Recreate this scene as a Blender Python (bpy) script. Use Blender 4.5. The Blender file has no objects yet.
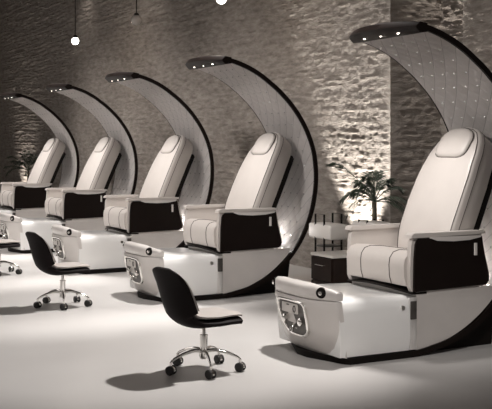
import bpy, bmesh, math, random
from mathutils import Vector, Matrix, noise
random.seed(7)
PI = math.pi
SC = bpy.context.scene
COL = SC.collection

# ------------------------------------------------------------------ materials
def mat(name, col, rough=0.5, metal=0.0, coat=0.0, bump=None, emis=None, spec=None, trans=0.0, var=None):
    m = bpy.data.materials.new(name); m.use_nodes = True
    nt = m.node_tree; b = nt.nodes['Principled BSDF']
    b.inputs['Base Color'].default_value = (*col, 1)
    b.inputs['Roughness'].default_value = rough
    b.inputs['Metallic'].default_value = metal
    b.inputs['Coat Weight'].default_value = coat
    b.inputs['Coat Roughness'].default_value = 0.12
    b.inputs['Transmission Weight'].default_value = trans
    if spec is not None: b.inputs['Specular IOR Level'].default_value = spec
    if emis:
        b.inputs['Emission Color'].default_value = (*emis[0], 1)
        b.inputs['Emission Strength'].default_value = emis[1]
    tc = nt.nodes.new('ShaderNodeTexCoord')
    if var:                                   # (scale, amount): soft procedural colour variation
        n = nt.nodes.new('ShaderNodeTexNoise'); n.inputs['Scale'].default_value = var[0]
        n.inputs['Detail'].default_value = 5
        nt.links.new(tc.outputs['Object'], n.inputs['Vector'])
        r = nt.nodes.new('ShaderNodeValToRGB')
        r.color_ramp.elements[0].position = 0.3; r.color_ramp.elements[1].position = 0.7
        r.color_ramp.elements[0].color = (*[c*(1-var[1]) for c in col], 1)
        r.color_ramp.elements[1].color = (*[min(1, c*(1+var[1])) for c in col], 1)
        nt.links.new(n.outputs['Fac'], r.inputs['Fac'])
        nt.links.new(r.outputs['Color'], b.inputs['Base Color'])
    if bump:                                  # (scale, strength, distance)
        n = nt.nodes.new('ShaderNodeTexNoise'); n.inputs['Scale'].default_value = bump[0]
        n.inputs['Detail'].default_value = 4
        nt.links.new(tc.outputs['Object'], n.inputs['Vector'])
        bp = nt.nodes.new('ShaderNodeBump'); bp.inputs['Strength'].default_value = bump[1]
        bp.inputs['Distance'].default_value = bump[2]
        nt.links.new(n.outputs['Fac'], bp.inputs['Height'])
        nt.links.new(bp.outputs['Normal'], b.inputs['Normal'])
    return m

M = {}
M['leather'] = mat('pale leather', (0.52, 0.48, 0.45), 0.42, bump=(60, 0.15, 0.002), var=(6, 0.03))
M['seam'] = mat('dark seam piping', (0.05, 0.04, 0.036), 0.5, bump=(90, .1, .001))
M['fibre'] = mat('pale gelcoat', (0.61, 0.575, 0.55), 0.28, coat=0.3, var=(3, 0.04))
M['pearl'] = mat('white pearl gelcoat', (0.90, 0.89, 0.875), 0.2, coat=0.5, var=(2, 0.02))
M['rearbody'] = mat('grey pearl gelcoat', (0.60, 0.565, 0.54), 0.25, coat=0.4, var=(2.5, 0.06))
M['gloss'] = mat('dark espresso lacquer', (0.010, 0.0065, 0.0055), 0.45, spec=.12, var=(5, 0.1))
M['black'] = mat('black plinth', (0.010, 0.008, 0.007), 0.5, spec=.1, var=(5, 0.1))
M['chrome'] = mat('chrome', (0.85, 0.83, 0.80), 0.12, 1.0, var=(4, .02))
M['satin'] = mat('satin chrome', (0.88, 0.86, 0.84), 0.32, 0.6, var=(6, .03))
M['steel'] = mat('dark brushed steel', (0.10, 0.092, 0.085), 0.45, 0.5, var=(8, .1))
M['stoolblack'] = mat('black stool shell', (0.008, 0.005, 0.005), 0.6, spec=.12, bump=(80, .1, .001))
M['rubber'] = mat('rubber', (0.02, 0.018, 0.017), 0.6, var=(9, .1))
M['crystal'] = mat('crystal', (0.95, 0.93, 0.9), 0.08, 0.6, var=(9, .02))
M['led'] = mat('led', (1, 1, 1), 0.3, emis=((1, 0.9, 0.78), 6), var=(9, .01))
M['bulb'] = mat('bulb', (1, 1, 1), 0.3, emis=((1, 0.93, 0.84), 9), var=(9, .01))
M['glass'] = mat('smoky glass', (0.62, 0.57, 0.53), 0.12, 0.0, trans=0.55, var=(9, .05))
M['leaf'] = mat('palm leaf', (0.045, 0.06, 0.04), 0.5, var=(8, .35))
M['stem'] = mat('palm stem', (0.09, 0.075, 0.05), 0.7, bump=(40, .5, .005))
M['pot'] = mat('dark pot', (0.05, 0.045, 0.04), 0.5, var=(5, .2))
M['cabinet'] = mat('dark wood veneer', (0.014, 0.008, 0.006), 0.5, spec=.15, var=(12, .25))
M['cabtop'] = mat('pale worktop', (0.55, 0.52, 0.48), 0.3, var=(5, .05))
M['plaster'] = mat('plaster', (0.42, 0.38, 0.345), 0.9, bump=(3, .3, .02), var=(.8, .12))
M['ceil'] = mat('ceiling paint', (0.13, 0.115, 0.105), 0.9, var=(1, .05))
M['paper'] = mat('white enamel', (0.62, 0.585, 0.55), 0.4, var=(5, .03))

def padding_mat():
    """grey quilted leather of the canopy: soft squares sinking at their seams"""
    m = mat('quilted canopy leather', (0.62, 0.58, 0.56), 0.45)
    nt = m.node_tree; b = nt.nodes['Principled BSDF']
    uv = nt.nodes.new('ShaderNodeUVMap')
    sx = nt.nodes.new('ShaderNodeSeparateXYZ'); nt.links.new(uv.outputs['UV'], sx.inputs[0])
    def mth(op, a, b=None):
        n = nt.nodes.new('ShaderNodeMath'); n.operation = op
        for i, q in enumerate((a, b)):
            if q is None: continue
            if isinstance(q, (int, float)): n.inputs[i].default_value = q
            else: nt.links.new(q, n.inputs[i])
        return n.outputs[0]
    d1 = mth('PINGPONG', mth('SUBTRACT', sx.outputs[0], sx.outputs[1]), .5)
    d2 = mth('PINGPONG', mth('ADD', sx.outputs[0], sx.outputs[1]), .5)
    hgt = mth('POWER', mth('MULTIPLY', mth('MULTIPLY', d1, 2), mth('MULTIPLY', d2, 2)), .35)
    line = mth('LESS_THAN', d1, .018)
    mx = nt.nodes.new('ShaderNodeMix'); mx.data_type = 'RGBA'
    nt.links.new(line, mx.inputs['Factor'])
    mx.inputs['A'].default_value = (0.62, 0.58, 0.56, 1); mx.inputs['B'].default_value = (0.30, 0.27, 0.26, 1)
    nt.links.new(mx.outputs['Result'], b.inputs['Base Color'])
    bp = nt.nodes.new('ShaderNodeBump'); bp.inputs['Strength'].default_value = 0.22
    bp.inputs['Distance'].default_value = 0.03; bp.invert = False
    nt.links.new(hgt, bp.inputs['Height'])
    nt.links.new(bp.outputs['Normal'], b.inputs['Normal'])
    return m
M['padding'] = padding_mat()

def stone_mat():
    m = mat('split face stone', (0.36, 0.31, 0.275), 0.85)
    nt = m.node_tree; b = nt.nodes['Principled BSDF']; L = nt.links
    tc = nt.nodes.new('ShaderNodeTexCoord')
    mp = nt.nodes.new('ShaderNodeMapping'); mp.inputs['Scale'].default_value = (3, 3, 11)
    L.new(tc.outputs['Object'], mp.inputs['Vector'])
    n = nt.nodes.new('ShaderNodeTexNoise'); n.inputs['Scale'].default_value = 1.6; n.inputs['Detail'].default_value = 9
    n.inputs['Roughness'].default_value = .65
    L.new(mp.outputs['Vector'], n.inputs['Vector'])
    r = nt.nodes.new('ShaderNodeValToRGB')
    r.color_ramp.elements[0].position = 0.32; r.color_ramp.elements[0].color = (0.21, 0.178, 0.155, 1)
    r.color_ramp.elements[1].position = 0.68; r.color_ramp.elements[1].color = (0.43, 0.385, 0.345, 1)
    L.new(n.outputs['Fac'], r.inputs['Fac']); L.new(r.outputs['Color'], b.inputs['Base Color'])
    n2 = nt.nodes.new('ShaderNodeTexNoise'); n2.inputs['Scale'].default_value = 5; n2.inputs['Detail'].default_value = 8
    n2.inputs['Roughness'].default_value = .7
    L.new(mp.outputs['Vector'], n2.inputs['Vector'])
    bp = nt.nodes.new('ShaderNodeBump'); bp.inputs['Strength'].default_value = 1.0; bp.inputs['Distance'].default_value = 0.045
    L.new(n2.outputs['Fac'], bp.inputs['Height']); L.new(bp.outputs['Normal'], b.inputs['Normal'])
    return m
M['stone'] = stone_mat()

def floor_mat():
    m = mat('polished pale screed', (0.50, 0.485, 0.47), 0.34)
    nt = m.node_tree; b = nt.nodes['Principled BSDF']; L = nt.links
    tc = nt.nodes.new('ShaderNodeTexCoord')
    n = nt.nodes.new('ShaderNodeTexNoise'); n.inputs['Scale'].default_value = .7; n.inputs['Detail'].default_value = 6
    L.new(tc.outputs['Object'], n.inputs['Vector'])
    r = nt.nodes.new('ShaderNodeValToRGB')
    r.color_ramp.elements[0].position = .3; r.color_ramp.elements[0].color = (0.53, 0.51, 0.495, 1)
    r.color_ramp.elements[1].position = .7; r.color_ramp.elements[1].color = (0.60, 0.585, 0.57, 1)
    L.new(n.outputs['Fac'], r.inputs['Fac']); L.new(r.outputs['Color'], b.inputs['Base Color'])
    return m
M['floor'] = floor_mat()

# ------------------------------------------------------------------ mesh helpers
def finish(name, bm, m, parent=None, ang=38, loc=None):
    bmesh.ops.recalc_face_normals(bm, faces=bm.faces)
    me = bpy.data.meshes.new(name); bm.to_mesh(me); bm.free()
    for x in (m if isinstance(m, (list, tuple)) else [m]): me.materials.append(M[x])
    for p in me.polygons: p.use_smooth = True
    me.set_sharp_from_angle(angle=math.radians(ang))
    o = bpy.data.objects.new(name, me); COL.objects.link(o)
    if parent is not None: o.parent = parent
    if loc: o.location = loc
    return o

def tag(o, label=None, cat=None, group=None, kind=None):
    if label: o['label'] = label
    if cat: o['category'] = cat
    if group: o['group'] = group
    if kind: o['kind'] = kind
    return o

def empty(name, loc, rz=0):
    o = bpy.data.objects.new(name, None); COL.objects.link(o)
    o.location = loc; o.rotation_euler = (0, 0, rz); o.empty_display_size = .2
    return o

def copy_tree(o, parent=None):
    c = o.copy(); COL.objects.link(c)
    if parent is not None: c.parent = parent
    for ch in list(o.children): copy_tree(ch, c)
    return c

def bevel(bm, r, seg=3, ang=30):
    es = [e for e in bm.edges if len(e.link_faces) == 2 and e.calc_face_angle(0) > math.radians(ang)]
    if es and r > 0: bmesh.ops.bevel(bm, geom=es, offset=r, segments=seg, profile=.5, affect='EDGES')

def box(bm, x0, x1, y0, y1, z0, z1, r=0, seg=2):
    t = bmesh.new(); bmesh.ops.create_cube(t, size=1)
    for v in t.verts:
        v.co = Vector((x0+(v.co.x+.5)*(x1-x0), y0+(v.co.y+.5)*(y1-y0), z0+(v.co.z+.5)*(z1-z0)))
    bevel(t, r, seg); merge(bm, t)

def merge(bm, t):
    me = bpy.data.meshes.new('tmp'); t.to_mesh(me); t.free(); bm.from_mesh(me); bpy.data.meshes.remove(me)

def loft(bm, rings, cap0=True, cap1=True, closed=True):
    R = [[bm.verts.new(p) for p in ring] for ring in rings]; n = len(R[0])
    for a, b in zip(R, R[1:]):
        for i in range(n if closed else n-1):
            j = (i+1) % n
            bm.faces.new((a[i], a[j], b[j], b[i]))
    if closed and cap0: bm.faces.new(list(reversed(R[0])))
    if closed and cap1: bm.faces.new(R[-1])
    return R

def prism(bm, prof, w0, w1, r=0, seg=2, ang=30):
    """outline in (x, z), pulled through y"""
    t = bmesh.new(); loft(t, [[(p[0], w0, p[1]) for p in prof], [(p[0], w1, p[1]) for p in prof]])
    bevel(t, r, seg, ang); merge(bm, t)

def tube(bm, path, r, n=8, closed=False):
    pts = [Vector(p) for p in path]; rings = []; N = len(pts); up = None
    for i, p in enumerate(pts):
        a = pts[(i-1) % N] if (closed or i > 0) else p
        b = pts[(i+1) % N] if (closed or i < N-1) else p
        d = (b-a).normalized()
        if up is None: up = Vector((0, 0, 1)) if abs(d.z) < .9 else Vector((1, 0, 0))
        s = d.cross(up).normalized(); up = s.cross(d).normalized()
        rr = r[i] if isinstance(r, (list, tuple)) else r
        rings.append([p + (s*math.cos(2*PI*k/n) + up*math.sin(2*PI*k/n))*rr for k in range(n)])
    if closed: rings.append(rings[0]); loft(bm, rings, False, False)
    else: loft(bm, rings)

def lathe(bm, prof, n=24, c=(0, 0, 0), axis='z'):
    rings = []
    for r, z in prof:
        ring = []
        for k in range(n):
            a = 2*PI*k/n; x, y = max(r, 1e-4)*math.cos(a), max(r, 1e-4)*math.sin(a)
            if axis == 'z': q = (x, y, z)
            elif axis == 'y': q = (x, z, y)
            else: q = (z, x, y)
            ring.append((c[0]+q[0], c[1]+q[1], c[2]+q[2]))
        rings.append(ring)
    loft(bm, rings)

def ball(bm, c, r, n=12):
    lathe(bm, [(r*math.sin(PI*i/n), r*math.cos(PI*i/n)) for i in range(n+1)], 2*n, c)

def smoothstep(a, b, x):
    t = max(0, min(1, (x-a)/(b-a))); return t*t*(3-2*t)

def interp(tab, x):
    if x <= tab[0][0]: return tab[0][1]
    for (a, p), (b, q) in zip(tab, tab[1:]):
        if x <= b: return p+(q-p)*(x-a)/(b-a)
    return tab[-1][1]

def catmull(pts, n=8):
    P = [Vector(p) for p in pts]; P = [2*P[0]-P[1]]+P+[2*P[-1]-P[-2]]; out = []
    for i in range(1, len(P)-2):
        for k in range(n):
            t = k/n; a, b, c, d = P[i-1:i+3]
            out.append(.5*((2*b)+(c-a)*t+(2*a-5*b+4*c-d)*t*t+(-a+3*b-3*c+d)*t**3))
    out.append(P[-2]); return out

# ------------------------------------------------------------------ camera (eye 1.5 m high, looking along the row)
cam_d = bpy.data.cameras.new('camera'); cam = bpy.data.objects.new('camera', cam_d); COL.objects.link(cam)
cam.location = (0, 0, 1.5); cam.rotation_euler = (PI/2, 0, -math.radians(27.83))
cam_d.sensor_width = 36; cam_d.lens = 1005/492*36; cam_d.shift_y = -57.8/492
cam_d.clip_end = 200
SC.camera = cam

# ------------------------------------------------------------------ the room
U0 = 3.80
WU = 6.50                                     # face of the stone wall
bm = bmesh.new(); box(bm, -6, 7.6, -3, 27, -.1, 0)
tag(finish('floor', bm, 'floor'), 'pale polished floor', kind='structure')
bm = bmesh.new(); box(bm, -6, 7.6, -3, 27, 5.6, 5.7)
tag(finish('ceiling', bm, 'ceil'), kind='structure')
bm = bmesh.new(); box(bm, -6, 7.6, 26.9, 27.1, 0, 5.6)
tag(finish('wall_far', bm, 'plaster'), kind='structure')

def course_table(seed):
    rr = random.Random(seed); z = 0; t = []
    while z < 5.8:
        h = rr.uniform(.035, .10); t.append((z, z+h)); z += h
    return t
COURSES = course_table(3)
def stone_height(v, z, amp):
    w = z + .035*noise.noise(Vector((v*.8, z*.7, 3.1))) + .012*noise.noise(Vector((v*4, z*3, 7.7)))
    ci = 0
    for i, (a, b) in enumerate(COURSES):
        if w < b: ci = i; break
    a, b = COURSES[ci]; f = (w-a)/(b-a)
    rr = ci*12.9898
    ln = .45+.45*(math.sin(rr)*.5+.5); k = math.floor((v+ln*math.sin(rr*3.3))/ln)
    g = ((v+ln*math.sin(rr*3.3))/ln) % 1
    rnd = math.sin(rr*1.7+k*78.233)*43758.5453; rnd -= math.floor(rnd)
    rnd2 = math.sin(rr*2.9+k*37.719)*24634.6345; rnd2 -= math.floor(rnd2)
    edge = min(1, f*6, (1-f)*6)*min(1, g*14, (1-g)*14)
    h = .016*rnd + .026*(rnd2-.5)*(f-.5)*2 + .026*noise.fractal(Vector((v*9, z*30, 0)), .5, 2.0, 5)
    h += .018*noise.noise(Vector((v*1.6, z*9, 11)))
    return amp*(h*(.35+.65*edge) + .012*edge)

def stone_wall(name, a0, a1, plane, z1=5.6, amp=1.0, dv=.022, grow=.0035, along='v', fade=()):
    """relief of stone courses from a0 to a1, facing the aisle (along v) or the camera side (along u)"""
    vs = [a0]; s = dv
    while vs[-1] < a1:
        s = dv + grow*(vs[-1]-a0); vs.append(min(a1, vs[-1]+s))
    nz = int(z1/.020); V = []; F = []
    q = (lambda a, d, z: (plane+d, a, z)) if along == 'v' else (lambda a, d, z: (a, plane+d, z))
    for v in vs:
        a = amp(v) if callable(amp) else amp
        for e in fade: a *= min(1, .08+abs(v-e)/.10)
        for j in range(nz+1):
            z = z1*j/nz
            V.append(q(v, -stone_height(v+(0 if along == 'v' else 40), z, a), z))
    for i in range(len(vs)-1):
        for j in range(nz):
            p = i*(nz+1)+j; F.append((p, p+1, p+nz+2, p+nz+1))
    n = len(V); dp = .25
    V += [q(vs[0], dp, 0), q(vs[0], dp, z1), q(vs[-1], dp, 0), q(vs[-1], dp, z1)]
    left = [j for j in range(nz+1)]; right = [(len(vs)-1)*(nz+1)+j for j in range(nz+1)]
    F.append(left[::-1]+[n, n+1]); F.append(right+[n+3, n+2])
    me = bpy.data.meshes.new(name); me.from_pydata(V, [], F); me.update(); me.materials.append(M['stone'])
    for p in me.polygons: p.use_smooth = True
    me.set_sharp_from_angle(angle=math.radians(55))
    o = bpy.data.objects.new(name, me); COL.objects.link(o)
    return tag(o, kind='structure')
stone_wall('wall_stone', 8.94, 26.95, WU, amp=lambda v: .62 if v < 10.9 else 1.0, fade=(8.94,))
stone_wall('wall_stone_return', WU-.005, 7.3, 8.94, amp=.45, along='u', fade=(WU-.005,))
stone_wall('wall_stone_recess', 8.0, 8.95, 7.2, amp=.8)
stone_wall('wall_stone_near', 3.0, 8.22, 6.9, amp=.7, dv=.03, fade=(8.22,))

# ------------------------------------------------------------------ pedicure station, local x = along the station (front to back), y = across, z up
WD = .85                                      # width
CU, CZ, R = .541, 1.18, 1.187                 # circle of the canopy
OX, OY = .6, WD/2                             # origin under the seat
def P(u, w, z): return (u-OX, w-OY, z)
def shift(bm):
    for v in bm.verts: v.co.x -= OX; v.co.y -= OY
DR = [(-90, -.006), (-78, -.012), (-70, -.004), (-55, .012), (-43, .010), (-31, .008), (-19, .003), (-9, .001), (1, .003), (14, .006), (25, -.003), (36, -.013), (47, -.019), (57, -.016), (65, -.003), (76, .014), (84, .026), (95, .028)]
def rad(r, a): return r+interp(DR, a)
def arc(r, a0, a1, n):
    A = [a0+(a1-a0)*i/n for i in range(n+1)]
    return [(CU+rad(r, a)*math.cos(math.radians(a)), CZ+rad(r, a)*math.sin(math.radians(a))) for a in A]

def part(name, bm, m, parent, ang=38):
    return finish(name, bm, m, parent, ang)

def make_station():
    st = empty('pedicure_station', (0, 0, 0))
    # --- canopy: dark crescent shell from the tip over the back to the plinth
    bm = bmesh.new()
    prof = arc(R, 84, -88, 70) + arc(R-.042, -88, 84, 70)
    prism(bm, prof, 0, WD, .006, 2, 50); shift(bm)
    canopy = part('canopy', bm, 'gloss', st)
    # --- quilted lining with its own UVs for the squares
    bm = bmesh.new(); uvl = bm.loops.layers.uv.new('UVMap')
    na, nw = 70, 12; rows = []
    for i in range(na+1):
        a = 82-(82+40)*i/na; row = []
        for j in range(nw+1):
            w = .02+(WD-.04)*j/nw; e = min(1, min(j, nw-j)/1.2, min(i, na-i)/1.5)
            rr = rad(R, a)-.044-.022*e
            row.append(bm.verts.new(P(CU+rr*math.cos(math.radians(a)), w, CZ+rr*math.sin(math.radians(a)))))
        rows.append(row)
    for i in range(na):
        for j in range(nw):
            f = bm.faces.new((rows[i][j], rows[i][j+1], rows[i+1][j+1], rows[i+1][j]))
            for l, (a, b) in zip(f.loops, ((i, j), (i, j+1), (i+1, j+1), (i+1, j))):
                l[uvl].uv = (a/na*16, b/nw*6)
    bmesh.ops.solidify(bm, geom=bm.faces[:], thickness=.004)
    lining = part('canopy_lining', bm, 'padding', st, 80)
    sb = bmesh.new(); bmesh.ops.create_icosphere(sb, subdivisions=1, radius=.0085)
    first = None
    for i in range(1, 16):
        for j in range(5):
            a = math.radians(84-124*i/16); w = .02+(WD-.04)*(j+1)/6; rr = rad(R, 84-124*i/16)-.067
            loc = P(CU+rr*math.cos(a), w, CZ+rr*math.sin(a))
            if first is None: first = o = finish('crystal_stud', sb, 'crystal', lining)
            else: o = first.copy(); COL.objects.link(o)
            o.parent = lining; o.location = loc
    # --- lamp head at the tip
    bm = bmesh.new(); rings = []
    for k in range(17):
        w = WD*k/16; b = .13*max(0, math.sin(PI*k/16))**.8
        e = min(1, min(k, 16-k)/1.5+.55)
        h = .028*math.sin(PI*k/16)
        rings.append([P(.72, w, 2.386), P(.655-.5*b, w, 2.396+h), P(.635-b, w, 2.384+.6*h-.01*(1-e)), P(.615-b, w, 2.362-.01*(1-e)), P(.625-.6*b, w, 2.340), P(.650, w, 2.318), P(.72, w, 2.325)])
    loft(bm, rings); head = part('lamp_head', bm, 'gloss', st, 45)
    for k in range(3):
        bm = bmesh.new(); w = .205+.215*k
        lathe(bm, [(0.0, -.004), (.017, -.004), (.018, .004), (0, .006)], 16)
        o = part('led_spot', bm, 'led', head); o.location = P(.620, w, 2.335); o.rotation_euler = (0, math.radians(-35), 0)
    # --- plinth and rear support
    bm = bmesh.new()
    pl = [(-.075, .36), (-.075, .49), (.07, WD-.03), (.12, WD), (CU+.06, WD-.0), (CU+.06, .0), (.06, .0), (.03, .03)]
    loft(bm, [[(p[0], p[1], 0) for p in pl], [(p[0]-.01, p[1], .046) for p in pl]]); shift(bm)
    part('plinth', bm, 'black', st)
    bm = bmesh.new()
    ar = [p for p in arc(R-.01, -82, -38, 16)]
    prism(bm, [(ar[0][0], 0.0)]+ar+[(1.42, 0.0)], .12, WD-.12, .004); shift(bm)
    part('rear_support', bm, 'black', st)
    # --- rear body: follows the crescent inside
    bm = bmesh.new(); ra = R-.045
    prof = [(.63, .464)]+[(.63, CZ-math.sqrt(ra**2-(.63-CU)**2)+.002)]
    for i in range(1, 25):
        u = .63+(1.40-.63)*i/24; prof.append((u, CZ-math.sqrt(max(0, ra**2-(u-CU)**2))+.002))
    prof += [(1.40, .464)]
    prism(bm, prof, .015, WD-.015, .015, 3); shift(bm)
    part('rear_body', bm, 'rearbody', st)
    # --- chrome column behind the basin
    bm = bmesh.new(); box(bm, .562, .628, .004, WD-.004, .052, .425, .006)
    shift(bm); colm = part('trim_column', bm, 'satin', st)
    bm = bmesh.new(); box(bm, .570, .622, -.004, .01, .27, .40, .004); box(bm, .57, .622, -.004, .01, .33, .345, .002); shift(bm)
    part('badge', bm, 'steel', colm)
    # --- basin: white glossy middle, sides slightly bellied
    bm = bmesh.new(); rings = []
    for u in (-.02, .56):
        ring = []
        zz = [(.052, .01), (.10, .0), (.18, -.006), (.28, -.004), (.36, .004), (.405, .016), (.430, .036), (.440, .07)]
        for z, ins in zz: ring.append(P(u+.02*(z/.44 if u < .1 else 0)*-1, ins, z))
        top = interp([(0, .46), (1, .43)], 0 if u < .1 else 1)
        for w in (.25, .425, .60): ring.append(P(u-(.02 if u < .1 else 0), w, top))
        for z, ins in reversed(zz): ring.append(P(u+.02*(z/.44 if u < .1 else 0)*-1, WD-ins, z))
        rings.append(ring)
    mid = [tuple((Vector(a)*.5+Vector(b)*.5) + Vector((0, 0, .008 if a[2] > .41 else 0))) for a, b in zip(*rings)]
    loft(bm, [rings[0], mid, rings[1]]); part('basin', bm, 'pearl', st, 50)
    # jet on its side
    bm = bmesh.new(); lathe(bm, [(0, 0), (.016, 0), (.018, .01), (.010, .016), (0, .016)], 16, P(.50, -.008, .36), 'y')
    part('water_jet', bm, 'chrome', st)
    # --- front cap, narrowing to the front in plan
    def plan(z, ex=0.0, k=1.0):
        """half-octagon outline at the front, from the near seam round to the far seam"""
        pts = [(.0, .0), (-.035, .0), (-.052, .012), (-.135, .160), (-.150, .195), (-.158, .26), (-.162, .425)]
        pts = [(u-ex, w) for u, w in pts]
        return pts+[(u, WD-w) for u, w in reversed(pts[:-1])]
    def ring(z, f, seam, ins=0.0):
        out = []
        for u, w in plan(z):
            uu = seam+(u)*f if u < -.001 else seam
            ww = OY+(w-OY)*(1-(ins if abs(ins) < .1 else .0)-(ins*min(1, -u/.16) if ins >= .1 else 0))
            out.append(P(uu, ww, z))
        return out
    bm = bmesh.new()
    loft(bm, [ring(.046, .44, .03, .36), ring(.09, .60, .025, .24), ring(.16, .78, .02, .12), ring(.25, .90, .01, -.005), ring(.34, .98, 0, -.005), ring(.425, 1.02, -.01, 0), ring(.438, .98, -.01, .02)])
    cap = part('front_cap', bm, 'fibre', st, 50)
    bm = bmesh.new()
    r0 = [ring(.442, .97, -.005, .015), ring(.452, 1.03, -.005, -.002), ring(.50, 1.05, -.005, -.004), ring(.528, 1.03, -.005, .004), ring(.545, .93, -.005, .05), ring(.552, .7, -.005, .16)]
    rings = []
    for rg in r0:
        rg2 = []
        for x, y, z in rg:
            s = smoothstep(-.02, -.13, x+OX)         # lower towards the seam
            rg2.append((x, y, z if z < .5 else z - (z-.47)*.55*(1-s)))
        rings.append(rg2)
    loft(bm, rings); rest = part('foot_rest', bm, 'fibre', st, 50)
    # control knob on the near chamfer and its twin on the far one
    nrm = Vector((-.15, -.11, 0)).normalized()
    for sgn in (1, -1):
        bm = bmesh.new()
        lathe(bm, [(0, .004), (.036, .004), (.040, -.012), (0, -.012)], 20)
        kn = part('knob_ring', bm, 'black', rest)
        c = Vector((-.110, .108, .492)); 
        if sgn < 0: c.y = WD-c.y
        n = Vector((nrm.x, nrm.y*sgn, 0)); c = c+n*.008
        kn.location = P(*c); kn.rotation_euler = n.to_track_quat('Z', 'Y').to_euler()
        bm = bmesh.new(); lathe(bm, [(0, .022), (.014, .020), (.018, .004), (0, 0)], 16)
        k2 = part('jet_knob', bm, 'chrome', rest); k2.location = kn.location; k2.rotation_euler = kn.rotation_euler
    # --- tap panel on the front face
    bm = bmesh.new()
    def outline(s, x):
        pts = []
        base = [(.585, .405), (.265, .405), (.235, .37), (.255, .20), (.33, .155), (.50, .155), (.575, .20), (.61, .37)]
        cy, cz = .425, .28
        for i, (w, z) in enumerate(base):
            a, b = base[i-1], base[(i+1) % len(base)]
            for f in (.28, 0, -.28):
                o = a if f > 0 else b; g = abs(f); ww, zz = w+(o[0]-w)*g, z+(o[1]-z)*g
                if f == 0: ww, zz = w+((a[0]+b[0])/2-w)*.14, z+((a[1]+b[1])/2-z)*.14
                pts.append((x, cy+(ww-cy)*s, cz+(zz-cz)*s))
        return pts
    def frontx(z): return -.160*interp([(.1, .70), (.16, .78), (.25, .90), (.34, .98), (.43, 1.02)], z)+interp([(.16, .02), (.34, 0), (.43, -.01)], z)
    rings = []
    for s, d in ((1.08, .02), (1.08, -.010), (1.04, -.014), (.96, -.012), (.94, -.003)):
        rings.append([P(frontx(p[2])+d, p[1], p[2]) for p in outline(s, 0)])
    loft(bm, rings, True, False); bz = part('panel_bezel', bm, 'chrome', st)
    bm = bmesh.new(); loft(bm, [[P(frontx(p[2])+d, p[1], p[2]) for p in outline(s, 0)] for s, d in ((.945, .01), (.945, -.004))])
    panel = part('tap_panel', bm, 'steel', st)
    bm = bmesh.new(); box(bm, frontx(.36)-.014, frontx(.36), .33, .545, .315, .385, .006); shift(bm)
    disp = part('display', bm, 'paper', panel)
    bm = bmesh.new(); tube(bm, [P(frontx(.35)-.017, .365+.016*math.cos(a), .350+.022*math.sin(a)) for a in [2*PI*k/16 for k in range(16)]], .004, 6, True)
    box(bm, frontx(.36)-.017-OX, frontx(.36)-.013-OX, .44-OY, .47-OY, .368, .376)
    part('display_marks', bm, 'seam', panel)
    for w in (.31, .53):
        bm = bmesh.new(); c = P(frontx(.25), w, .265)
        lathe(bm, [(0, 0), (.016, 0), (.016, -.014), (.028, -.018), (.030, -.034), (.018, -.042), (0, -.044)], 12, c, 'x')
        part('tap_handle', bm, 'chrome', panel)
    bm = bmesh.new(); c = Vector(P(frontx(.2), .425, .215))
    tube(bm, [c, c+Vector((-.025, 0, .008)), c+Vector((-.042, 0, -.005)), c+Vector((-.048, 0, -.032))], [.02, .018, .017, .015], 12)
    part('spout', bm, 'chrome', panel)
    # --- black swivel plate under the seat
    bm = bmesh.new(); rings = []
    for k in range(13):
        w = .01+(WD-.02)*k/12; z = .445+.030*math.sin(PI*k/12); b = .05*math.sin(PI*k/12)
        rings.append([P(.59-b, w, z), P(.59-b, w, z+.012), P(.72, w, z+.014), P(.72, w, z)])
    loft(bm, rings); part('swivel_plate', bm, 'black', st)
    # --- seat
    def seatprof(d=0):
        return [(.575-d, .50-d), (.556-d, .56), (.552-d, .64), (.560-d, .69), (.59-d, .728+d), (.64, .742+d), (.75, .735+d), (.95, .705+d), (1.16, .69+d)]
    bm = bmesh.new(); prism(bm, seatprof()+[(1.16, .50)], .058, WD-.058, .012, 3, 50); shift(bm)
    seat = part('seat', bm, 'leather', st, 40)
    for w in (.235, .60):
        bm = bmesh.new(); tube(bm, [P(u, w, z) for u, z in seatprof(.001)], .0035, 6)
        part('piping', bm, 'seam', seat)
    # --- arms
    for sgn in (0, 1):
        def W(w): return WD-w if sgn else w
        def prismw(bm, prof, a, b, r): prism(bm, prof, min(W(a), W(b)), max(W(a), W(b)), r, 3)
        bm = bmesh.new()
        out = [(.60, .462), (.582, .50), (.580, .62), (.588, .78), (.594, .82), (.612, .850), (.650, .865), (1.22, .865), (1.245, .70), (1.28, .56), (1.27, .475), (1.2, .462)]
        prismw(bm, out, .018, .062, .012); shift(bm); arm = part('armrest', bm, 'leather', st, 40)
        bm = bmesh.new()
        pan = [(.600, .463), (.606, .70), (.616, .80), (.626, .826), (.650, .842), (1.225, .842), (1.250, .70), (1.288, .56), (1.290, .505), (1.262, .478)]
        prismw(bm, pan, .0, .022, .006); shift(bm); part('arm_panel', bm, 'gloss', arm, 30)
        bm = bmesh.new()
        pad = [(.575, .848), (.578, .868), (.60, .882), (1.22, .880), (1.250, .876), (1.250, .860), (1.22, .856)]
        prismw(bm, pad, -.004, .075, .007); shift(bm); part('arm_pad', bm, 'leather', arm, 30)
        bm = bmesh.new()
        tr = [(.74, .842), (.80, .822), (.95, .812), (1.10, .816), (1.20, .832), (1.22, .846), (.74, .850)]
        prismw(bm, tr, -.010, .01, .003); shift(bm); part('folding_tray', bm, 'rearbody', arm, 30)
        bm = bmesh.new(); prismw(bm, [(1.148, .70), (1.148, .79), (1.168, .79), (1.168, .70)], -.012, .01, .007); shift(bm)
        part('remote_switch', bm, 'paper', arm)
        bm = bmesh.new(); y = W(.03)
        tube(bm, [P(1.235, y, .85), P(1.262, y, .72), P(1.296, y, .60), P(1.31, y, .53), P(1.29, y, .48)], .008, 8)
        part('arm_hinge', bm, 'chrome', arm)
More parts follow.
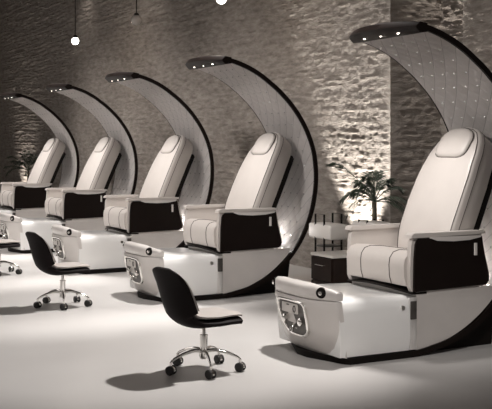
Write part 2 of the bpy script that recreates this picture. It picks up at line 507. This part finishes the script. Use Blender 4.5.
        # little courtesy lamp where the arm meets the body
        bm = bmesh.new(); ball(bm, P(1.325, W(.05), .452), .016, 8); part('courtesy_light', bm, 'led', st)
    # --- backrest (front face points S(z), half width hw)
    spine = catmull([(.99, 0, .66), (1.02, 0, .85), (1.085, 0, 1.02), (1.165, 0, 1.20), (1.255, 0, 1.38), (1.36, 0, 1.55), (1.44, 0, 1.665)], 10)
    slen = [0]
    for a, b in zip(spine, spine[1:]): slen.append(slen[-1]+(b-a).length)
    SL = slen[-1]
    def sp(s):
        s = max(0, min(SL, s))
        for i in range(len(slen)-1):
            if s <= slen[i+1] or i == len(slen)-2:
                f = (s-slen[i])/(slen[i+1]-slen[i]); p = spine[i].lerp(spine[i+1], f); d = (spine[min(i+2, len(spine)-1)]-spine[max(i-1, 0)]).normalized()
                return p, Vector((-d.z, 0, d.x))
    def hw(s):
        f = s/SL
        return interp([(0, .315), (.12, .325), (.4, .328), (.6, .318), (.78, .285), (.88, .245), (.95, .185), (.985, .11), (1, .0)], f)
    def outl(scale=1.0, cs=.5, grow=0.0, lo=0.0, hi=1.0, wmul=1.0):
        N = 26; L = []
        for i in range(N+1):
            f = i/N; f = 1-(1-f)**1.6
            s = (lo+(hi-lo)*f)*SL
            L.append((hw_(s, lo, hi)*wmul, s))
        L2 = L + [(-x, s) for x, s in reversed(L[:-1])]
        c = cs*SL
        return [((x)*scale+ (grow if x > 0 else -grow if x < 0 else 0), c+(s-c)*scale) for x, s in L2]
    hw_ = lambda s, lo, hi: hw(s)
    def m3(x, s, n):
        p, q = sp(s); over = max(0, s-SL)
        return P(p.x+q.x*n, OY+x, p.z+q.z*n)
    T = .20
    def pillow(layers, cs=.5, lo=0, hi=1, wmul=1.0):
        bm = bmesh.new(); rings = []
        for sc, n in layers: rings.append([m3(x, s, n) for x, s in outl(sc, cs, 0, lo, hi, wmul)])
        loft(bm, rings); return bm
    bm = pillow([(.02, .030), (.3, .028), (.6, .022), (.84, .014), (.92, .010), (.965, .002), (.99, -.012), (1.0, -.03), (1.003, -.055), (1.0, -T*.55), (.985, -T*.85), (.95, -T), (.3, -T-.01)])
    back = part('backrest', bm, 'leather', st, 60)
    bm = pillow([(.94, -T+.02), (.97, -T-.02), (.93, -T-.055), (.3, -T-.06)], hi=.86); part('back_shell', bm, 'black', st, 50)
    for sc, n, nm in ((.955, .0065, 'a'), (1.0, -.055, 'b')):
        bm = bmesh.new(); pts = [m3(x, s, n) for x, s in outl(sc)]
        tube(bm, [p for p in pts], .0034, 6); part('piping', bm, 'seam', back)
    # headrest cushion
    def hpil(layers):
        bm = bmesh.new(); rings = []
        cs = .865*SL
        for sc, n in layers:
            ring = []
            for k in range(36):
                a = 2*PI*k/36; cx_, sy_ = math.cos(a), math.sin(a)
                ex = .42 if sy_ < 0 else .85
                x = .185*math.copysign(abs(cx_)**ex, cx_)*(1-.10*max(0, sy_)); s = cs+(.105 if sy_ > 0 else .16)*math.copysign(abs(sy_)**ex, sy_)
                ring.append(m3(x*sc, cs+(s-cs)*sc, n))
            rings.append(ring)
        loft(bm, rings); return bm
    hr = part('headrest', hpil([(.97, 0.004), (1.0, .018), (.97, .034), (.85, .044), (.6, .050), (.3, .053), (.02, .054)]), 'leather', st, 60)
    bm = bmesh.new(); rg = []
    cs = .865*SL
    for k in range(48):
        a = 2*PI*k/48; cx_, sy_ = math.cos(a), math.sin(a); ex = .42 if sy_ < 0 else .85
        x = .187*math.copysign(abs(cx_)**ex, cx_)*(1-.10*max(0, sy_)); s = cs+(.107 if sy_ > 0 else .162)*math.copysign(abs(sy_)**ex, sy_)
        rg.append(m3(x, s, .02))
    tube(bm, rg, .004, 6, True); part('piping', bm, 'seam', hr)
    return st

st = make_station()
GR = 'pedicure stations in a row along the stone wall'
V0 = [5.77, 8.87, 11.33, 13.90, 16.60]
labels = ['pedicure station nearest the camera, its crescent canopy cut off by the right picture edge',
          'second nearest pedicure station, its whole crescent canopy visible, standing behind the front stool',
          'middle pedicure station of the five, behind the smaller complete black stool',
          'fourth pedicure station from the front, its front tap panel cut by the left picture edge',
          'farthest pedicure station, smallest in the row, in front of the distant palm']
for i, v in enumerate(V0):
    o = st if i == 0 else copy_tree(st)
    o.location = (U0+OX, v+OY, 0)
    tag(o, labels[i], 'pedicure chair', GR)

# ------------------------------------------------------------------ rolling stool, local x = forward
def sheet(bm, prof, hwf, bowl, lift, off, th, nb=14):
    """prof: list of (x, z); a curved sheet of thickness th"""
    T1 = off if callable(off) else (lambda f: off); H1 = th if callable(th) else (lambda f: th)
    P2 = [Vector((p[0], 0, p[1])) for p in prof]; N = len(P2); top = []; bot = []
    for i, p in enumerate(P2):
        d = (P2[min(i+1, N-1)]-P2[max(i-1, 0)]).normalized(); n = Vector((d.z, 0, -d.x))
        f = i/(N-1); h = hwf(f); a = []; b = []
        for j in range(nb+1):
            y = -1+2*j/nb; k = bowl(f)*abs(y)**2.2
            q = p + n*k; e = 1-(abs(y)**6)*.6
            a.append(q+Vector((0, h*y, 0))+n*(T1(f)+H1(f)*e)); b.append(q+Vector((0, h*y*.97, 0))+n*T1(f))
        top.append(a); bot.append(b)
    VT = [[bm.verts.new(q) for q in r] for r in top]; VB = [[bm.verts.new(q) for q in r] for r in bot]
    for A, s in ((VT, 1), (VB, -1)):
        for i in range(N-1):
            for j in range(nb): bm.faces.new((A[i][j], A[i+1][j], A[i+1][j+1], A[i][j+1])[::s])
    for i in range(N-1):
        bm.faces.new((VT[i][0], VB[i][0], VB[i+1][0], VT[i+1][0])); bm.faces.new((VT[i][nb], VT[i+1][nb], VB[i+1][nb], VB[i][nb]))
    for j in range(nb):
        bm.faces.new((VT[0][j], VT[0][j+1], VB[0][j+1], VB[0][j])); bm.faces.new((VT[N-1][j], VB[N-1][j], VB[N-1][j+1], VT[N-1][j+1]))

def make_stool():
    t = empty('rolling_stool', (0, 0, 0))
    prof = [(p.x, p.z) for p in catmull([(.222, 0, .350), (.19, 0, .362), (.10, 0, .362), (0, 0, .352), (-.11, 0, .350), (-.205, 0, .372), (-.245, 0, .44), (-.268, 0, .53), (-.288, 0, .62), (-.310, 0, .712)], 5)]
    def hwf(f):
        return interp([(0, .105), (.03, .15), (.10, .185), (.3, .20), (.44, .175), (.50, .150), (.54, .145), (.57, .175), (.60, .20), (.76, .205), (.86, .20), (.92, .188), (.96, .165), (.985, .135), (1, .09)], f)
    def bowl(f): return interp([(0, .004), (.2, .012), (.45, .03), (.54, .055), (.60, .075), (.70, .072), (.85, .05), (.93, .03), (1, .004)], f)
    bm = bmesh.new(); thk = lambda f: .024+.028*(1-smoothstep(.42, .58, f))*smoothstep(-.02, .12, f)
    sheet(bm, prof, hwf, bowl, 0, lambda f: -thk(f)+.002, thk)
    shell = part('stool_shell', bm, 'stoolblack', t, 50)
    n = len(prof)
    bm = bmesh.new(); sheet(bm, prof[3:n-2], lambda f: hwf(.06+.9*f)*.9, bowl, 0, .003, .026); part('cushion', bm, 'leather', t, 50)
    bm = bmesh.new(); box(bm, -.09, .10, -.07, .07, .318, .338, .008); box(bm, -.03, .14, .02, .06, .305, .322, .005)
    part('seat_mount', bm, 'rubber', t)
    bm = bmesh.new()
    lathe(bm, [(0, .085), (.027, .085), (.030, .10), (.030, .135), (.025, .14), (.025, .235), (.028, .237), (.028, .243), (.013, .245), (.012, .325), (0, .325)], 20)
    part('column', bm, 'chrome', t)
    for k in range(5):
        a = math.radians(k*72+31); d = Vector((math.cos(a), math.sin(a), 0))
        bm = bmesh.new()
        pts = [d*.015+Vector((0, 0, .135)), d*.08+Vector((0, 0, .142)), d*.16+Vector((0, 0, .125)), d*.225+Vector((0, 0, .098)), d*.248+Vector((0, 0, .080))]
        tube(bm, catmull(pts, 5), [.013-.006*i/20 for i in range(21)], 10)
        part('base_leg', bm, 'chrome', t)
        c = d*.245; q = Vector((-d.y, d.x, 0)); rot = (1, .3, -1, .6, -.4)[k]
        q = Matrix.Rotation(rot, 3, 'Z') @ q
        bm = bmesh.new(); lathe(bm, [(0, -.020), (.010, -.020), (.010, .028), (0, .028)], 10, (c.x, c.y, .055))
        # hood over the wheels
        rings = []
        fw = Vector((-q.y, q.x, 0))
        for s in (-.008, .008):
            rings.append([c+q*s+fw*(.030*math.cos(th))+Vector((0, 0, .032+.030*math.sin(th))) for th in [PI*i/10*1.1-.15 for i in range(11)]])
        loft(bm, rings); cs = part('caster', bm, 'chrome', t)
        for s in (-1, 1):
            bm = bmesh.new(); rings = []
            for off, r in ((.009, .004), (.009, .026), (.013, .031), (.023, .031), (.027, .026), (.027, .004)):
                rings.append([c+q*s*off+fw*(r*math.cos(th))+Vector((0, 0, .0315+r*math.sin(th))) for th in [2*PI*i/20 for i in range(20)]])
            loft(bm, rings); part('wheel', bm, 'rubber', cs)
    return t
sl = make_stool()
for i, (x, y, rz, lb) in enumerate([(2.89, 6.08, 8, 'black and pale rolling stool in the foreground, nearest the camera, whole in view'),
                                    (2.89, 9.17, 8, 'smaller black and pale rolling stool, middle one of three, in front of the middle tub'),
                                    (2.95, 11.83, 8, 'farthest rolling stool, cut off by the left picture edge')]):
    o = sl if i == 0 else copy_tree(sl)
    o.location = (x, y, 0); o.rotation_euler = (0, 0, math.radians(rz)); tag(o, lb, 'stool', 'rolling stools facing the pedicure tubs')

# ------------------------------------------------------------------ pendants
def pendant(x, y, z, lit, label):
    t = empty('pendant_lamp', (x, y, z))
    bm = bmesh.new(); tube(bm, [(0, 0, .07), (0, 0, 5.6-z)], .008, 8); finish('cord', bm, 'black', t)
    bm = bmesh.new(); lathe(bm, [(0, .10), (.028, .10), (.040, .075), (.042, .055), (0, .055)], 16); finish('socket', bm, 'black', t)
    bm = bmesh.new(); ball(bm, (0, 0, 0), .062 if lit else .080, 12); finish('globe', bm, 'bulb' if lit else 'glass', t)
    tag(t, label, 'pendant lamp', 'globe pendants hanging over the row')
    if lit:
        l = bpy.data.lights.new('pendant_light', 'POINT'); l.energy = 12; l.color = (1, .88, .76); l.shadow_soft_size = .09
        lo = bpy.data.objects.new('pendant_light', l); lo.location = (x, y, z-.10); COL.objects.link(lo)
pendant(5.42, 16.5, 3.3, True, 'lit white globe pendant hanging at the far left')
pendant(5.30, 13.38, 3.3, False, 'unlit smoky glass globe pendant between the two lit ones')
pendant(5.45, 10.97, 3.3, True, 'lit globe pendant cut by the top picture edge')

# ------------------------------------------------------------------ palms
def palm(x, y, h, seed, fr, label, potr=.17):
    rr = random.Random(seed); t = empty('potted_palm', (x, y, 0))
    bm = bmesh.new(); lathe(bm, [(0, 0), (potr*.72, 0), (potr, .34), (potr*1.05, .36), (potr*.9, .36), (potr*.85, .32), (0, .32)], 24)
    finish('pot', bm, 'pot', t)
    bm = bmesh.new(); crown = Vector((0, 0, h))
    for k in range(3):
        a = k*2.1; tube(bm, catmull([(.04*math.cos(a), .04*math.sin(a), .30), (.03*math.cos(a), .02*math.sin(a), h*.6), (.01*math.cos(a), .01*math.sin(a), h)], 5), .012, 8)
    finish('stem', bm, 'stem', t)
    for az, L, el, droop in fr:
        bm = bmesh.new(); a = math.radians(az); d = Vector((math.cos(a), math.sin(a), 0)); side = Vector((-d.y, d.x, 0))
        pts = []
        for i in range(15):
            f = i/14; pts.append(crown + d*(L*f*math.cos(math.radians(el))*(1-.12*f*f)) + Vector((0, 0, L*(f*math.sin(math.radians(el)) - droop*f*f))))
        tube(bm, pts, [.006-.004*i/14 for i in range(15)], 6)
        for i in range(17):
            f = .18+.82*i/16; j = min(13, int(f*14)); g = f*14-j; p = pts[j].lerp(pts[j+1], g); tg = (pts[j+1]-pts[j]).normalized()
            ll = .27*L**.5*math.sin(PI*(.12+.80*f))**.8
            for s in (-1, 1):
                dr = (side*s*.6+tg*.95+Vector((0, 0, -.12-.15*rr.random()))).normalized()
                q = p+dr*ll*(.85+.3*rr.random()); mid = p.lerp(q, .45)+Vector((0, 0, .018)); wv = tg*.0055
                q = q+Vector((0, 0, -.03))
                v = [bm.verts.new(c) for c in (p, mid-wv, q, mid+wv)]
                v2 = [bm.verts.new(c+Vector((0, 0, -.0012))) for c in (p, mid-wv, q, mid+wv)]
                bm.faces.new(v); bm.faces.new(v2[::-1])
                for m_ in range(4): bm.faces.new((v[m_], v2[m_], v2[(m_+1) % 4], v[(m_+1) % 4]))
        finish('frond', bm, 'leaf', t, 60)
    return tag(t, label, 'plant', 'potted palms by the wall')
palm(6.02, 8.56, .93, 2, [(105, .44, 20, .7), (320, .44, 10, .6), (60, .42, 30, .7), (350, .42, 20, .6), (150, .42, 76, .45), (110, .46, 64, .5), (200, .42, 62, .5), (70, .44, 78, .4), (300, .44, 68, .45), (330, .46, 52, .5), (20, .42, 80, .3), (165, .46, 35, .5), (128, .86, 56, .38), (310, .42, 28, .45), (240, .40, 84, .3), (130, .40, 84, .5), (345, .44, 70, .55), (185, .44, 52, .6), (140, .36, 50, .5)],  # the one long frond stands in for the palm's shadow on the wall
     'dark palm standing in the wall light behind the nearest station', .15)
palm(5.95, 21.3, .98, 5, [(150, .75, 55, .42), (110, .7, 45, .5), (200, .65, 50, .45), (70, .6, 66, .35), (270, .75, 55, .45), (315, .7, 62, .42), (20, .5, 70, .3), (240, .6, 75, .3), (300, .8, 45, .4), (345, .6, 40, .4), (130, .7, 25, .3), (160, .6, 75, .4), (90, .6, 70, .5), (285, .6, 66, .6), (330, .5, 50, .7), (180, .6, 30, .6), (220, .6, 60, .6), (120, .6, 60, .7)],
     'distant palm at the far left behind the last station')

# ------------------------------------------------------------------ cabinet and trolleys between the first two stations
t = empty('drawer_cabinet', (5.19, 7.88, 0))
bm = bmesh.new(); box(bm, -.23, .23, -.18, .18, .04, .485, .004); box(bm, -.21, .21, -.16, .16, 0, .045)
finish('cabinet_body', bm, 'cabinet', t)
bm = bmesh.new(); box(bm, -.245, .245, -.19, .19, .485, .51, .004); finish('cabinet_top', bm, 'cabtop', t)
for z0, z1 in ((.06, .255), (.265, .475)):
    bm = bmesh.new(); box(bm, -.248, -.228, -.172, .172, z0, z1, .003); dr = finish('drawer', bm, 'cabinet', t)
    bm = bmesh.new(); zc = z1-.065
    tube(bm, [(-.248, -.07, zc), (-.268, -.07, zc), (-.268, .07, zc), (-.248, .07, zc)], .005, 8); finish('handle', bm, 'chrome', dr)
tag(t, 'low dark two drawer cabinet with pale top between the two nearest stations', 'cabinet')

def trolley(x, y, w, d, zt, hz, label, rz=0):
    t = empty('side_trolley', (x, y, 0), math.radians(rz))
    for sx in (-1, 1):
        bm = bmesh.new(); X = sx*w/2
        tube(bm, [(X, -d/2, 0), (X, -d/2, zt), (X, d/2, zt), (X, d/2, 0)], .010, 8); finish('frame', bm, 'black', t)
    bm = bmesh.new(); box(bm, -w/2-.01, w/2+.01, -d/2-.12, d/2+.12, hz, hz+.145, .02, 3); finish('drawer_box', bm, 'paper', t)
    for z in (.52, .15):
        bm = bmesh.new(); box(bm, -w/2, w/2, -d/2, d/2, z, z+.015, .003); finish('shelf', bm, 'steel', t)
    tag(t, label, 'trolley', 'white boxed trolleys beside the palm')
trolley(5.33, 8.36, .20, .16, .84, .60, 'white box on a black frame behind the dark drawer cabinet')
trolley(5.57, 7.98, .18, .14, .80, .64, 'second white box on a black frame, partly behind the nearest seat')

# ------------------------------------------------------------------ light
def spot(name, loc, target, e, size, blend, rad, col=(1, .93, .86)):
    l = bpy.data.lights.new(name, 'SPOT'); l.energy = e; l.spot_size = math.radians(size); l.spot_blend = blend
    l.shadow_soft_size = rad; l.color = col
    o = bpy.data.objects.new(name, l); COL.objects.link(o); o.location = loc
    o.rotation_euler = (Vector(target)-Vector(loc)).to_track_quat('-Z', 'Y').to_euler(); return o
def area(name, loc, target, e, sx, sy, col=(1, .95, .9)):
    l = bpy.data.lights.new(name, 'AREA'); l.shape = 'RECTANGLE'; l.size = sx; l.size_y = sy; l.energy = e; l.color = col
    o = bpy.data.objects.new(name, l); COL.objects.link(o); o.location = loc
    o.rotation_euler = (Vector(target)-Vector(loc)).to_track_quat('-Z', 'Y').to_euler(); return o

WARM = (1, .955, .92)
# downlights under the ceiling, over the aisle side of the stations
for v in (6.8, 9.5, 12.2, 14.8, 17.5, 20.5):
    spot('ceiling_downlight', (4.75, v-.25, 5.0), (3.0, v, 0), 1250, 46, .7, .10, WARM)
# added general fill over the aisle, and added fill spots turned towards the canopies
area('aisle_fill', (0.5, 14, 5.5), (1.5, 14, 0), 330, 4, 16, WARM)
for v in (6.6, 9.6, 12.3, 15.0, 17.8):
    spot('fill_spot', (-1.0, v-1.6, 4.3), (5.2, v, 1.7), 950, 34, .8, .30, WARM)
# uplights at the foot of the stone wall
spot('wall_uplight', (6.02, 9.35, .05), (6.50, 9.50, 1.55), 520, 60, .5, .04, (1, .96, .9))
for v, e in ((7.2, 30), (12.4, 40), (15.2, 40), (18.4, 45), (23.4, 170)):
    spot('wall_uplight', (6.05, v, .05), (6.6, v, 2.4), e*.8, 80, .9, .05, (1, .92, .84))
spot('wall_downlight', (6.75, 8.45, 5.2), (7.15, 8.45, 2.9), 300, 40, .8, .06, (1, .92, .84))
for v, e in ((7.2, 60), (9.8, 90), (12.6, 60), (15.6, 60), (19, 60)):
    spot('wall_downlight', (6.0, v, 5.3), (6.6, v, 2.0), e*.8, 60, .9, .06, (1, .92, .84))
for v in (6.1, 9.1, 11.7, 14.3, 16.9):
    spot('fill_spot', (1.6, v-4.2, 4.8), (4.2, v-.1, .35), 560, 26, .8, .35, WARM)  # added fill from the camera side, brightens the near faces of the stations
spot('end_wall_fill', (3.5, 24.5, 5.0), (4.0, 26.9, 3.0), 160, 80, .9, .2, WARM)  # added fill to brighten the far end wall
# canopy lamps and the glow behind each seat
for v in V0:
    spot('canopy_light', (U0+.58, v+.42, 2.27), (U0+1.0, v+.42, .9), 60, 72, .8, .10, WARM)
    l = bpy.data.lights.new('seat_glow', 'POINT'); l.energy = 5; l.color = WARM; l.shadow_soft_size = .04
    o = bpy.data.objects.new('seat_glow', l); o.location = (U0+1.36, v+.42, .60); COL.objects.link(o)

w = bpy.data.worlds.new('world'); SC.world = w; w.use_nodes = True
w.node_tree.nodes['Background'].inputs[0].default_value = (1, .92, .86, 1)
w.node_tree.nodes['Background'].inputs[1].default_value = .19

SC.view_settings.view_transform = 'Standard'; SC.view_settings.look = 'None'
SC.view_settings.exposure = 0.12; SC.view_settings.gamma = 1; SC.view_settings.use_curve_mapping = False
